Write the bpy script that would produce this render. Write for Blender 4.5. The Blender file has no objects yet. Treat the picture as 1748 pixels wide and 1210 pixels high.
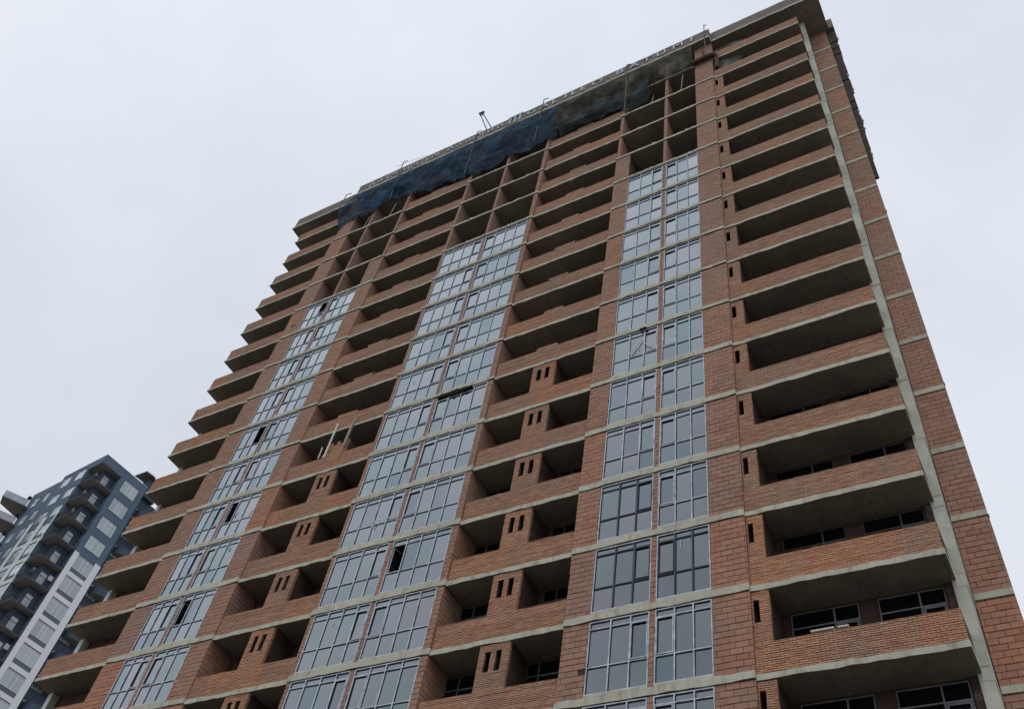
import bpy, math, random
import numpy as np
from mathutils import Vector, Matrix
R = random.Random(7)
scene = bpy.context.scene
col = scene.collection

# ------------------------------------------------------------------ camera
cd = bpy.data.cameras.new("camera"); cam = bpy.data.objects.new("camera", cd); col.objects.link(cam)
CR = Vector((0.87042409, 0.47247728, 0.13830085))
CU = Vector((0.29371317, -0.72384389, 0.62432571))
CW = Vector((-0.39508794, 0.50280736, 0.76882396))
CP = Vector((10.028, -22.694, -12.302))
cam.matrix_world = Matrix(((CR.x, CU.x, -CW.x, CP.x), (CR.y, CU.y, -CW.y, CP.y), (CR.z, CU.z, -CW.z, CP.z), (0, 0, 0, 1)))
cd.sensor_fit = 'HORIZONTAL'; cd.sensor_width = 36.0; cd.lens = 36.0 * 1592.0 / 1748.0
cd.clip_start = 0.1; cd.clip_end = 4000
scene.camera = cam
def seen(p):                       # distance and picture position, to choose which pieces show largest
    d = Vector(p) - CP; w = d.dot(CW)
    if w < 1: return None
    u = d.dot(CR) / w * 1592 / 874; v = d.dot(CU) / w * 1592 / 605
    return d.length if abs(u) < 1.02 and abs(v) < 1.02 else None

# ------------------------------------------------------------------ world: overcast sky
world = bpy.data.worlds.new("World"); scene.world = world; world.use_nodes = True
nt = world.node_tree; nt.nodes.clear()
def N(t, nt=nt, **k):
    n = nt.nodes.new(t)
    for a, b in k.items(): setattr(n, a, b)
    return n
SUN_EL, SUN_ROT = math.radians(58), math.radians(160)
sky = N("ShaderNodeTexSky", sky_type='NISHITA', sun_disc=False, sun_elevation=SUN_EL, sun_rotation=SUN_ROT)
sky.dust_density = 4.0; sky.air_density = 1.0; sky.ozone_density = 1.0
skb = N("ShaderNodeVectorMath", operation='SCALE'); skb.inputs['Scale'].default_value = 0.07
tc = N("ShaderNodeTexCoord")
no1 = N("ShaderNodeTexNoise"); no1.inputs['Scale'].default_value = 1.6; no1.inputs['Detail'].default_value = 6; no1.inputs['Roughness'].default_value = .52
rmp = N("ShaderNodeValToRGB")
rmp.color_ramp.elements[0].position = .34; rmp.color_ramp.elements[0].color = (.66, .71, .79, 1)
rmp.color_ramp.elements[1].position = .66; rmp.color_ramp.elements[1].color = (.835, .87, .935, 1)
mixs = N("ShaderNodeMix", data_type='RGBA'); mixs.inputs['Factor'].default_value = 0.9
bg = N("ShaderNodeBackground"); bg.inputs['Strength'].default_value = 1.0
wo = N("ShaderNodeOutputWorld")
L = nt.links.new
L(sky.outputs[0], skb.inputs[0]); L(tc.outputs['Generated'], no1.inputs['Vector']); L(no1.outputs['Fac'], rmp.inputs[0])
sep = N("ShaderNodeSeparateXYZ"); L(tc.outputs['Generated'], sep.inputs[0])
gz = N("ShaderNodeMapRange"); gz.inputs['From Min'].default_value = 0; gz.inputs['From Max'].default_value = 1; gz.inputs['To Min'].default_value = .70; gz.inputs['To Max'].default_value = 1.0
L(sep.outputs['Z'], gz.inputs['Value'])
sc2 = N("ShaderNodeVectorMath", operation='SCALE'); L(rmp.outputs[0], sc2.inputs[0]); L(gz.outputs[0], sc2.inputs['Scale'])
L(skb.outputs[0], mixs.inputs['A']); L(sc2.outputs[0], mixs.inputs['B'])
L(mixs.outputs['Result'], bg.inputs[0]); L(bg.outputs[0], wo.inputs[0])
# a soft sun behind the cloud, from the viewer's side and high
sl = bpy.data.lights.new("sun", 'SUN'); sl.energy = 0.55; sl.angle = math.radians(25); sl.color = (1, .97, .93)
so = bpy.data.objects.new("sun", sl); col.objects.link(so)
sd = Vector((math.sin(SUN_ROT) * math.cos(SUN_EL), math.cos(SUN_ROT) * math.cos(SUN_EL), math.sin(SUN_EL)))
so.rotation_euler = sd.to_track_quat('Z', 'Y').to_euler()
scene.view_settings.view_transform = 'Standard'; scene.view_settings.look = 'None'
scene.view_settings.gamma = 1; scene.view_settings.exposure = 0.24; scene.view_settings.use_curve_mapping = False
scene.cycles.max_bounces = 6; scene.cycles.transparent_max_bounces = 12

# ------------------------------------------------------------------ materials
def mat(name, rough=.9):
    m = bpy.data.materials.new(name); m.use_nodes = True
    b = m.node_tree.nodes['Principled BSDF']; b.inputs['Roughness'].default_value = rough
    b.inputs['Specular IOR Level'].default_value = .25
    return m, m.node_tree, b
def ramp(nt, stops):
    r = N("ShaderNodeValToRGB", nt)
    while len(r.color_ramp.elements) < len(stops): r.color_ramp.elements.new(.5)
    for e, (p, c) in zip(r.color_ramp.elements, stops): e.position = p; e.color = (*c, 1)
    return r
def noise(nt, scale, detail=3, rough=.5, vec=None, sc=None):
    n = N("ShaderNodeTexNoise", nt); n.inputs['Scale'].default_value = scale; n.inputs['Detail'].default_value = detail; n.inputs['Roughness'].default_value = rough
    if vec is None:
        g = N("ShaderNodeNewGeometry", nt); vec = g.outputs['Position']
    if sc:
        v = N("ShaderNodeVectorMath", nt, operation='MULTIPLY'); v.inputs[1].default_value = sc
        nt.links.new(vec, v.inputs[0]); vec = v.outputs[0]
    nt.links.new(vec, n.inputs['Vector']); return n
def mixc(nt, fac, a, b, blend='MIX'):
    m = N("ShaderNodeMix", nt, data_type='RGBA', blend_type=blend)
    for s, v in (('Factor', fac), ('A', a), ('B', b)):
        if hasattr(v, 'is_output'): nt.links.new(v, m.inputs[s])
        elif s == 'Factor': m.inputs[s].default_value = v
        else: m.inputs[s].default_value = (*v, 1)
    return m.outputs['Result']
def rnd_tint(nt):                  # a number of its own for each piece, joined or single
    a = N("ShaderNodeAttribute", nt, attribute_name='tint'); o = N("ShaderNodeObjectInfo", nt)
    s = N("ShaderNodeMath", nt, operation='ADD'); f = N("ShaderNodeMath", nt, operation='FRACT')
    nt.links.new(a.outputs['Fac'], s.inputs[0]); nt.links.new(o.outputs['Random'], s.inputs[1]); nt.links.new(s.outputs[0], f.inputs[0])
    return f.outputs[0]
def bump(nt, b, h, dist=.01, st=.5):
    n = N("ShaderNodeBump", nt); n.inputs['Distance'].default_value = dist; n.inputs['Strength'].default_value = st
    nt.links.new(h, n.inputs['Height']); nt.links.new(n.outputs[0], b.inputs['Normal'])

def masonry(name, stops, pale, pale_amt, dull):
    m, t, b = mat(name, .93)
    c = ramp(t, stops); t.links.new(rnd_tint(t), c.inputs[0]); c = c.outputs[0]
    big = noise(t, .55, 4, .6); r1 = ramp(t, [(.42, (0, 0, 0)), (.66, (1, 1, 1))]); t.links.new(big.outputs['Fac'], r1.inputs[0])
    s1 = N("ShaderNodeMath", t, operation='MULTIPLY'); s1.inputs[1].default_value = .55; t.links.new(r1.outputs[0], s1.inputs[0])
    c = mixc(t, s1.outputs[0], c, dull)
    gp = N("ShaderNodeNewGeometry", t); dv = N("ShaderNodeVectorMath", t, operation='DIVIDE'); dv.inputs[1].default_value = (2.7, 40, 3.0)
    ad = N("ShaderNodeVectorMath", t, operation='ADD'); ad.inputs[1].default_value = (.2, 0, .035); fl = N("ShaderNodeVectorMath", t, operation='FLOOR')
    t.links.new(gp.outputs['Position'], dv.inputs[0]); t.links.new(dv.outputs[0], ad.inputs[0]); t.links.new(ad.outputs[0], fl.inputs[0])
    wn = N("ShaderNodeTexWhiteNoise", t, noise_dimensions='3D'); t.links.new(fl.outputs[0], wn.inputs['Vector'])
    rb = ramp(t, [(0, (.86, .90, .97)), (.3, (1.0, .97, .96)), (.6, (.93, .93, .95)), (.85, (1.10, 1.0, .90)), (1, (1.16, .94, .82))]); t.links.new(wn.outputs['Value'], rb.inputs[0])
    c = mixc(t, .85, c, rb.outputs[0], 'MULTIPLY')
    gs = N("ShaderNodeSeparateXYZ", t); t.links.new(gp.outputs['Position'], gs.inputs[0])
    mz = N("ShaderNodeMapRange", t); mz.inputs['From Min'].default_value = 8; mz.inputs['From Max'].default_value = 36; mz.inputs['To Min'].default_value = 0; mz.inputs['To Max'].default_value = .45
    t.links.new(gs.outputs['Z'], mz.inputs['Value']); c = mixc(t, mz.outputs[0], c, tuple(x * .92 for x in dull))   # duller and browner as the storeys rise
    red = noise(t, .9, 3, .6, sc=(1, 1, .7)); r3 = ramp(t, [(.52, (0, 0, 0)), (.75, (.5, .5, .5))]); t.links.new(red.outputs['Fac'], r3.inputs[0])
    c = mixc(t, r3.outputs[0], c, (.40, .185, .125))
    ef = noise(t, 3.2, 6, .75, sc=(1, 1, 1.8)); r2 = ramp(t, [(.56, (0, 0, 0)), (.74, (pale_amt,) * 3)]); t.links.new(ef.outputs['Fac'], r2.inputs[0])
    c = mixc(t, r2.outputs[0], c, pale)
    fine = noise(t, 40, 4, .7)
    r4 = ramp(t, [(.3, (.78, .78, .78)), (.7, (1.15, 1.15, 1.15))]); t.links.new(fine.outputs['Fac'], r4.inputs[0])
    c = mixc(t, 1.0, c, r4.outputs[0], 'MULTIPLY')
    t.links.new(c, b.inputs['Base Color']); bump(t, b, fine.outputs['Fac'], .006, .6)
    return m
M = {}
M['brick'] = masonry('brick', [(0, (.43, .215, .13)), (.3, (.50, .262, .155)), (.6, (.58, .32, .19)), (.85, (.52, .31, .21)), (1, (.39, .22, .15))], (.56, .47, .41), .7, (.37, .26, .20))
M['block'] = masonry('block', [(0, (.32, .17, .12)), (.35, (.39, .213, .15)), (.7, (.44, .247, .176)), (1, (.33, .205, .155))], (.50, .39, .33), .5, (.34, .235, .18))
def plain(name, c, rough=.9, var=.25, scale=2.0, dark=None, metallic=0, spec=.25):
    m, t, b = mat(name, rough); b.inputs['Metallic'].default_value = metallic; b.inputs['Specular IOR Level'].default_value = spec
    n = noise(t, scale, 5, .6); r = ramp(t, [(.3, tuple(x * (1 - var) for x in c)), (.7, tuple(x * (1 + var * .6) for x in c))])
    t.links.new(n.outputs['Fac'], r.inputs[0]); t.links.new(r.outputs[0], b.inputs['Base Color'])
    return m
M['mortar'], _t, _b = mat('mortar', .97)          # dark raked joints, smeared pale in patches
_n = noise(_t, 2.4, 6, .7); _r = ramp(_t, [(.42, (.050, .032, .025)), (.58, (.085, .058, .045)), (.72, (.24, .19, .155))]); _t.links.new(_n.outputs['Fac'], _r.inputs[0]); _t.links.new(_r.outputs[0], _b.inputs['Base Color'])
def concrete(name, c, stain, amt=.6, forms=False):
    m, t, b = mat(name, .92)
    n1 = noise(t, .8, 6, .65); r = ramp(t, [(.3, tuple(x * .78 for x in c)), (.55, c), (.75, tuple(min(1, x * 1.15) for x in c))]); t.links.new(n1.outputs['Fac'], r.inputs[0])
    n2 = noise(t, 2.2, 6, .7, sc=(1.5, 1.5, .35)); r2 = ramp(t, [(.5, (0, 0, 0)), (.7, (amt,) * 3)]); t.links.new(n2.outputs['Fac'], r2.inputs[0])
    c2 = mixc(t, r2.outputs[0], r.outputs[0], stain)
    n3 = noise(t, 25, 3, .6); r3 = ramp(t, [(.3, (.86,) * 3), (.7, (1.08,) * 3)]); t.links.new(n3.outputs['Fac'], r3.inputs[0])
    c2 = mixc(t, 1.0, c2, r3.outputs[0], 'MULTIPLY')
    if forms:                                  # seams of the formwork sheets
        g = N("ShaderNodeNewGeometry", t); bt = N("ShaderNodeTexBrick", t); bt.inputs['Scale'].default_value = 1; bt.inputs['Brick Width'].default_value = 2.44; bt.inputs['Row Height'].default_value = 1.22
        bt.inputs['Mortar Size'].default_value = .012; bt.inputs['Color1'].default_value = (.88, .88, .88, 1); bt.inputs['Color2'].default_value = (1.12, 1.1, 1.06, 1); bt.inputs['Mortar'].default_value = (.6, .58, .55, 1)
        t.links.new(g.outputs['Position'], bt.inputs['Vector']); c2 = mixc(t, .8, c2, bt.outputs['Color'], 'MULTIPLY')
    t.links.new(c2, b.inputs['Base Color']); bump(t, b, n3.outputs['Fac'], .01, .4)
    return m
M['concrete'] = concrete('slab_concrete', (.53, .52, .42), (.25, .235, .175), .8)
M['column'] = concrete('column_concrete', (.56, .565, .49), (.36, .35, .29), .5)
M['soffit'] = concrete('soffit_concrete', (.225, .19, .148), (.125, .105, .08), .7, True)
M['parapet_render'] = concrete('parapet_render', (.20, .175, .155), (.12, .105, .092))
M['inner'] = plain('inner_wall', (.095, .062, .048), .95, .35, 1.2); M['shaft'] = plain('shaft_wall', (.07, .045, .036), .95, .4, 2)  # the darkness of the recesses is put into the shaft colour
M['frame'] = plain('frame_film', (.56, .62, .69), .45, .45, 3.0, spec=.5)
M['frame_dark'] = plain('frame_navy', (.045, .06, .085), .4, .2, 3.0, spec=.5)
M['gasket_shade'] = plain('gasket_shade', (.02, .024, .035), .6, .2, 3.0)
def glass(name, tint, dark=(.012, .014, .016)):
    m, t, b = mat(name, .05); t.nodes.remove(b)
    out = [n for n in t.nodes if n.type == 'OUTPUT_MATERIAL'][0]
    d = N("ShaderNodeBsdfDiffuse", t); d.inputs[0].default_value = (*dark, 1)
    g = N("ShaderNodeBsdfGlossy", t); g.inputs['Roughness'].default_value = .02
    rt = rnd_tint(t); r = ramp(t, tint); t.links.new(rt, r.inputs[0])
    n = noise(t, .35, 2, .5); r2 = ramp(t, [(.35, (.84, .92, .90)), (.65, (1.0, .97, 1.0))]); t.links.new(n.outputs['Fac'], r2.inputs[0])
    c = mixc(t, 1.0, r.outputs[0], r2.outputs[0], 'MULTIPLY'); t.links.new(c, g.inputs['Color'])
    lw = N("ShaderNodeLayerWeight", t); lw.inputs['Blend'].default_value = .5
    mr = N("ShaderNodeMapRange", t); mr.inputs['From Min'].default_value = .28; mr.inputs['From Max'].default_value = .72; mr.inputs['To Min'].default_value = .235; mr.inputs['To Max'].default_value = .68
    t.links.new(lw.outputs['Facing'], mr.inputs['Value'])
    mx = N("ShaderNodeMixShader", t); t.links.new(mr.outputs[0], mx.inputs[0]); t.links.new(d.outputs[0], mx.inputs[1]); t.links.new(g.outputs[0], mx.inputs[2])
    t.links.new(mx.outputs[0], out.inputs[0]); return m
M['glass'] = glass('coated_glass', [(0, (.68, .78, .84)), (.25, (.90, .96, 1.0)), (.5, (.80, .90, .89)), (.75, (.97, .97, 1.0)), (1, (.70, .76, .84))])
M['glass_dark'] = glass('clear_glass', [(0, (.16, .18, .22)), (1, (.24, .25, .28))], (.006, .006, .008))
M['glass_blue'] = glass('flat_glass', [(0, (.62, .68, .74)), (.5, (.86, .92, .95)), (.8, (1, 1, 1)), (1, (.55, .6, .66))], (.30, .34, .34))
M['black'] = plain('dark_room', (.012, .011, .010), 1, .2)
M['sign'] = plain('sign_letter', (.52, .54, .59), .5, .1, 3)
M['rust'] = plain('rusty_metal', (.075, .038, .028), .8, .4, 4)
M['steel'] = plain('dark_steel', (.06, .065, .07), .6, .3, 5)
M['timber'] = plain('pale_timber', (.78, .73, .66), .8, .15, 4)
M['timber_grey'] = plain('grey_timber', (.38, .35, .31), .85, .25, 4)
M['brown_dark'] = plain('dark_brown', (.060, .048, .040), .9, .3, 2)
M['foam'] = plain('white_foam', (.75, .76, .77), .9, .1)
M['ground'] = plain('ground_gravel', (.19, .18, .16), .97, .3, .3)
M['blue'] = plain('blue_render', (.105, .15, .21), .8, .12, .4)
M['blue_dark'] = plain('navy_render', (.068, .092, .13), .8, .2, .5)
M['slate'] = plain('slate_panel', (.13, .155, .195), .8, .15, .5)
M['white'] = plain('white_render', (.76, .785, .80), .85, .06, .5)
M['white_green'] = plain('pale_render', (.60, .66, .64), .85, .08, .5)
M['balcony_soffit'] = plain('balcony_soffit', (.27, .245, .215), .9, .15, .7)
M['upvc'] = plain('white_window_frame', (.72, .75, .78), .5, .05)
M['rail'] = plain('black_railing', (.02, .022, .026), .5, .2)
M['pale_panel'] = plain('pale_balcony_panel', (.42, .45, .50), .6, .15, 1.2)
def netmat(name, c, lo, hi, wave, alpha_scale=.6):
    m, t, b = mat(name, .95)
    n = noise(t, 1.1, 5, .65); r = ramp(t, [(.3, tuple(x * .4 for x in c)), (.5, c), (.68, tuple(x * 2.4 for x in c))]); t.links.new(n.outputs['Fac'], r.inputs[0])
    t.links.new(r.outputs[0], b.inputs['Base Color'])
    n2 = noise(t, alpha_scale, 5, .6); mr = N("ShaderNodeMapRange", t); mr.inputs['From Min'].default_value = .38; mr.inputs['From Max'].default_value = .62
    mr.inputs['To Min'].default_value = lo; mr.inputs['To Max'].default_value = hi; t.links.new(n2.outputs['Fac'], mr.inputs['Value'])
    w = N("ShaderNodeTexWave", t, wave_type='BANDS', bands_direction='DIAGONAL'); w.inputs['Scale'].default_value = wave; w.inputs['Distortion'].default_value = 1.5
    g = N("ShaderNodeNewGeometry", t); t.links.new(g.outputs['Position'], w.inputs['Vector'])
    mm = N("ShaderNodeMath", t, operation='MULTIPLY_ADD', use_clamp=True); mm.inputs[1].default_value = .22; t.links.new(w.outputs['Fac'], mm.inputs[0]); t.links.new(mr.outputs[0], mm.inputs[2])
    t.links.new(mm.outputs[0], b.inputs['Alpha']); return m
M['net_blue'] = netmat('blue_net', (.015, .038, .072), .45, .92, 2.6)
M['net_dark'] = netmat('dark_net', (.024, .036, .042), .30, .85, 2.6)
M['net_brown'] = netmat('brown_net', (.085, .082, .070), .12, .60, 2.6)
M['net_pale'] = netmat('pale_net', (.13, .135, .115), .45, .70, 3.5)

# ------------------------------------------------------------------ mesh helpers
class MB:
    def __init__(s): s.v = []; s.f = []; s.m = []; s.t = []
    def box(s, x0, x1, y0, y1, z0, z1, mi=0, tint=None, skip=()):
        i = len(s.v)
        s.v += [(x0, y0, z0), (x1, y0, z0), (x1, y1, z0), (x0, y1, z0), (x0, y0, z1), (x1, y0, z1), (x1, y1, z1), (x0, y1, z1)]
        for n, q in (('b', (0, 3, 2, 1)), ('t', (4, 5, 6, 7)), ('f', (0, 1, 5, 4)), ('r', (1, 2, 6, 5)), ('k', (2, 3, 7, 6)), ('l', (3, 0, 4, 7))):
            if n in skip: continue
            s.f.append(tuple(i + a for a in q)); s.m.append(mi); s.t.append(tint or 0)
    def prism(s, poly, z0, z1, mi=0, mside=None):
        i = len(s.v); n = len(poly)
        s.v += [(x, y, z0) for x, y in poly] + [(x, y, z1) for x, y in poly]
        s.f.append(tuple(i + a for a in reversed(range(n)))); s.m.append(mi); s.t.append(0)
        s.f.append(tuple(i + n + a for a in range(n))); s.m.append(mi); s.t.append(0)
        for a in range(n):
            b = (a + 1) % n; s.f.append((i + a, i + b, i + n + b, i + n + a)); s.m.append(mi if mside is None else mside); s.t.append(0)
    def bar(s, p, q, r, mi=0, sides=6):
        p, q = Vector(p), Vector(q); d = (q - p).normalized(); a = d.orthogonal().normalized(); b = d.cross(a); i = len(s.v)
        for c in (p, q):
            for k in range(sides):
                t = 2 * math.pi * k / sides; s.v.append(tuple(c + a * r * math.cos(t) + b * r * math.sin(t)))
        for k in range(sides):
            j = (k + 1) % sides; s.f.append((i + k, i + j, i + sides + j, i + sides + k)); s.m.append(mi); s.t.append(0)
        s.f.append(tuple(i + k for k in reversed(range(sides)))); s.m.append(mi); s.t.append(0)
        s.f.append(tuple(i + sides + k for k in range(sides))); s.m.append(mi); s.t.append(0)
    def mesh(s, name, mats):
        me = bpy.data.meshes.new(name); me.from_pydata(s.v, [], s.f)
        for m in (mats if isinstance(mats, (list, tuple)) else [mats]): me.materials.append(m)
        if len(set(s.m)) > 1: me.polygons.foreach_set('material_index', s.m)
        if any(s.t):
            a = me.attributes.new('tint', 'FLOAT', 'FACE'); a.data.foreach_set('value', s.t)
        me.validate(); return me
    def build(s, name, mats, parent=None, **k): return link(name, s.mesh(name, mats), parent, **k)
def link(name, me, parent=None, loc=(0, 0, 0), kind=None, label=None, cat=None, group=None):
    o = bpy.data.objects.new(name, me); col.objects.link(o); o.location = loc
    if parent is not None:
        o.parent = parent; r = parent
        while r.parent is not None: r = r.parent
        if r.get('cancel'):                                     # children of a thing whose meshes are laid out in world coordinates
            o.matrix_parent_inverse = Matrix.Translation(-parent_world(parent))
    if kind: o['kind'] = kind
    if label: o['label'] = label
    if cat: o['category'] = cat
    if group: o['group'] = group
    return o
WORLD = {}
def parent_world(p): return WORLD.get(p.name, Vector((0, 0, 0)))
def thing(name, label, cat, loc, group=None, cancel=True):
    o = bpy.data.objects.new(name, None); col.objects.link(o); o.location = loc; o.empty_display_size = .5
    o['label'] = label; o['category'] = cat
    if group: o['group'] = group
    if cancel: o['cancel'] = 1; WORLD[o.name] = Vector(loc)
    return o
def part(name, me, parent, loc=(0, 0, 0), **k):
    o = link(name, me, parent, loc, **k); WORLD[o.name] = Vector(loc) ; return o

# ------------------------------------------------------------------ ground
g = MB(); g.box(-1500, 1500, -1500, 1500, -14.2, -13.9); g.build('ground', M['ground'], kind='structure')

# ------------------------------------------------------------------ the unfinished tower
T = thing('apartment_tower', 'tall unfinished red brick apartment tower with open balconies and strips of grey glazing', 'building', (-11, 1, -13.9))
NB = 16
def strip(x0, x1, y0, y1, z0, z1, name, m, parent=T, step=.37, rough=.017, ms=None, kind=None):
    """a slab edge: subdivided along x with a slightly uneven front and lower arris"""
    n = max(1, int((x1 - x0) / step)); v = []; f = []; mi = []
    r = random.Random(hash((round(x0, 2), round(z0, 2))) & 0xffff)
    for i in range(n + 1):
        x = x0 + (x1 - x0) * i / n; j = r.uniform(-rough, rough); k = r.uniform(-rough, rough * 1.6); e = r.uniform(-rough, rough) * .7
        v += [(x, y0 + e, z0 + k), (x, y0 + e, z1 + j), (x, y1, z1), (x, y1, z0)]
    for i in range(n):
        a = 4 * i; b = a + 4
        f += [(a, b, b + 1, a + 1), (a + 1, b + 1, b + 2, a + 2), (a + 2, b + 2, b + 3, a + 3), (a + 3, b + 3, b, a)]; mi += [0, 0, 0, 1 if ms else 0]
    f += [(0, 1, 2, 3), (4 * n + 3, 4 * n + 2, 4 * n + 1, 4 * n)]; mi += [0, 0]
    me = bpy.data.meshes.new(name); me.from_pydata(v, [], f); me.materials.append(m)
    if ms: me.materials.append(ms); me.polygons.foreach_set('material_index', mi)
    me.validate(); return part(name, me, parent, kind=kind)

PIER_SLABS = [(-26.85, -20.36), (-15.0, -8.55), (-3.25, 3.05)]
BAY_SLABS = [(-31.75, -26.86), (-20.35, -15.01), (-8.54, -3.26), (3.06, 8.66)]
for k in range(0, 17):
    z = 3 * k
    up = k > 6
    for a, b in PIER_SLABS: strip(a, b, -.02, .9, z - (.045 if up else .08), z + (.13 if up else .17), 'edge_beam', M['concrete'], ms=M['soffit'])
    for i, (a, b) in enumerate(BAY_SLABS):
        if k == 16 and i in (1, 2): b = b
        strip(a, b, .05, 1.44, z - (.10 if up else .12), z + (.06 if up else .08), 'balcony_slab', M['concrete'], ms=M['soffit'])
    # floor plate inside the glazed bays
    for a, b in PIER_SLABS:
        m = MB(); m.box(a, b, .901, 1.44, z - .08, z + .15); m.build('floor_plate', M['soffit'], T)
# roof
strip(-33.2, -26.42, -.02, 1.44, 50.88, 51.1, 'roof_slab', M['concrete'], ms=M['soffit'])
strip(-26.41, 3.08, -.44, 1.44, 50.86, 51.1, 'roof_slab', M['concrete'], ms=M['soffit'])
strip(3.09, 10.2, -.06, 2.44, 50.88, 51.1, 'roof_slab', M['concrete'], ms=M['soffit'])
for a, b, y, z1, dx in ((-33.1, -26.42, .03, 52.45, 0), (-26.38, 3.06, -.40, 52.42, 0), (3.1, 10.15, -.02, 52.5, 0)):
    strip(a, b, y, y + .16, 51.1, z1, 'roof_parapet', M['parapet_render'], rough=.008)
m = MB(); m.box(2.90, 3.055, -.235, 1.2, 51.1, 52.4); m.build('roof_parapet', M['parapet_render'], T)
m = MB(); m.box(-26.375, -26.22, -.235, 1.2, 51.1, 52.4); m.build('roof_parapet', M['parapet_render'], T)
m = MB(); m.box(3.06, 3.098, -.01, .14, 51.1, 52.45); m.build('roof_parapet', M['parapet_render'], T)
m = MB(); m.box(-33.1, -32.95, .2, 12, 51.1, 52.3); m.build('roof_parapet', M['parapet_render'], T)
m = MB(); m.box(-33.2, 10.2, 1.44, 14, 50.9, 51.08); m.build('roof_deck', M['soffit'], T)
m = MB(); m.box(9.0, 10.53, 2.44, 3.4, 51.12, 52.5); m.box(9.0, 10.50, 2.40, 3.4, 50.95, 51.12); m.build('roof_parapet', M['parapet_render'], T)
# body behind the loggias
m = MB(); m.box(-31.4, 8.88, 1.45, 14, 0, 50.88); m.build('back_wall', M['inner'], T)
m = MB(); m.box(8.885, 9.985, 2.46, 14, -13.9, 50.88); m.build('side_wall', M['mortar'], T)
m = MB(); m.box(-31.4, 8.88, .3, 14, -13.9, -.13); m.build('podium_wall', M['mortar'], T)
# columns at the two outer ends of the facade
for x0, x1, y0, y1 in ((8.55, 8.90, 1.0, 2.455), (-31.70, -31.42, 1.12, 1.6)):
    for k in range(-4, 17):
        z0 = 3 * k + .08 if k > -4 else -13.9; top = 3 * k + 2.88
        m = MB(); j = R.uniform(-.012, .012); j2 = R.uniform(-.01, .01)
        m.box(x0 + j, x1 + j2, y0 + (.30 if x0 > 0 else 0) + j, y1, z0, top - .25)
        m.box(x0 - .012, x1 + .014, y0 + (.285 if x0 > 0 else 0), y1 - .003, top - .245, top)
        m.build('column', M['column'], T)
        m = MB(); m.box(x0 + .004, x1 - .004, y0 + (.306 if x0 > 0 else .006), y1 - .006, top, top + .2); m.build('column_joint', M['column'], T)
        if x0 < 0:
            m = MB(); m.box(x0 - .014, x1 + .010, y0 - .04, y0 - .013, z0, top + .2); m.build('column_lit_front', M['white'], T)  # white skin puts the light on the column's front into the colour

# masonry --------------------------------------------------------------
pieces = {'brick': [], 'block': []}          # (dist, frame, u0,u1,z0,z1,out,depth,full,parent)
def lay(kind, O, U, Nn, u0, u1, z0, z1, parent, holes=(), bl=None, bh=None, jv=None, jh=None, depth=.03, drop=0, teeth=0):
    """courses of real pieces on a wall face: O origin, U along, Nn outward"""
    if kind == 'brick': bl, bh, jv, jh = bl or .25, bh or .071, jv or .008, jh or .022
    else: bl, bh, jv, jh = bl or .40, bh or .2085, jv or .013, jh or .020
    n = max(1, round((z1 - z0) / bh)); h = (z1 - z0) / n
    ph = R.uniform(0, 1)
    for r in range(n):
        a = z0 + r * h; b = a + h - jh * R.uniform(.7, 1.3)
        off = ((r % 2) * .5 + ph * .3 + R.uniform(-.06, .06)) * bl
        u = u0 - off % bl
        sag = 0
        while u < u1 - .02:
            s, e = max(u, u0), min(u + bl - jv * R.uniform(.6, 1.5), u1)
            if teeth and e > u1 - .01: e += R.uniform(-teeth, teeth)
            u += bl
            if e - s < .03: continue
            segs = [(s, e)]
            for (h0, h1, g0, g1) in holes:
                if b > g0 + .01 and a < g1 - .01:
                    ns = []
                    for (p, q) in segs:
                        if q <= h0 or p >= h1: ns.append((p, q)); continue
                        if p < h0: ns.append((p, h0))
                        if q > h1: ns.append((h1, q))
                    segs = ns
            for p, q in segs:
                if q - p < .03: continue
                if drop and R.random() < drop: continue
                full = (q - p) > bl * .9
                o = R.uniform(.011, .021) if kind == 'block' else R.uniform(.006, .017)
                c = O + U * ((p + q) / 2) + Vector((0, 0, (a + b) / 2)); d = seen(c)
                pieces[kind].append((d if d else 9e9, O, U, Nn, p, q, a + R.uniform(-.002, .002), b, o, depth, full, parent))

X, Y = Vector((1, 0, 0)), Vector((0, 1, 0)); F = Vector((0, -1, 0))
def wall(name, x0, x1, y0, y1, z0, z1, m='mortar', parent=None):
    b = MB(); b.box(x0, x1, y0, y1, z0, z1); return part(name, b.mesh(name, M[m]), parent or T)
def wall_holes(name, x0, x1, y0, y1, z0, z1, holes, m='mortar'):
    b = MB(); xs = sorted({x0, x1, *[h[0] for h in holes], *[h[1] for h in holes]}); zs = sorted({z0, z1, *[h[2] for h in holes], *[h[3] for h in holes]})
    for i in range(len(xs) - 1):
        for j in range(len(zs) - 1):
            cx, cz = (xs[i] + xs[i + 1]) / 2, (zs[j] + zs[j + 1]) / 2
            if any(h[0] < cx < h[1] and h[2] < cz < h[3] for h in holes): continue
            b.box(xs[i], xs[i + 1], y0, y1, zs[j], zs[j + 1])
    return part(name, b.mesh(name, M[m]), T)
def pier(x0, x1, k, y0=.02, kind='block', side=True, y1=1.44, drop=.0012, teeth=0):
    z0, z1 = 3 * k + .17, 3 * k + 2.92
    w = wall('pier', x0 + .004, x1 - .004, y0 + .016, y1, z0, z1)
    lay(kind, Vector((0, y0 + .02, 0)), X, F, x0, x1, z0 + .005, z1 - .006, w, drop=drop, teeth=teeth)
    if side: lay('block', Vector((x1 - .006, 0, 0)), Y, X, y0 + .0, y1 - .02, z0 + .005, z1 - .006, w, depth=.02)
    return w
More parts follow.
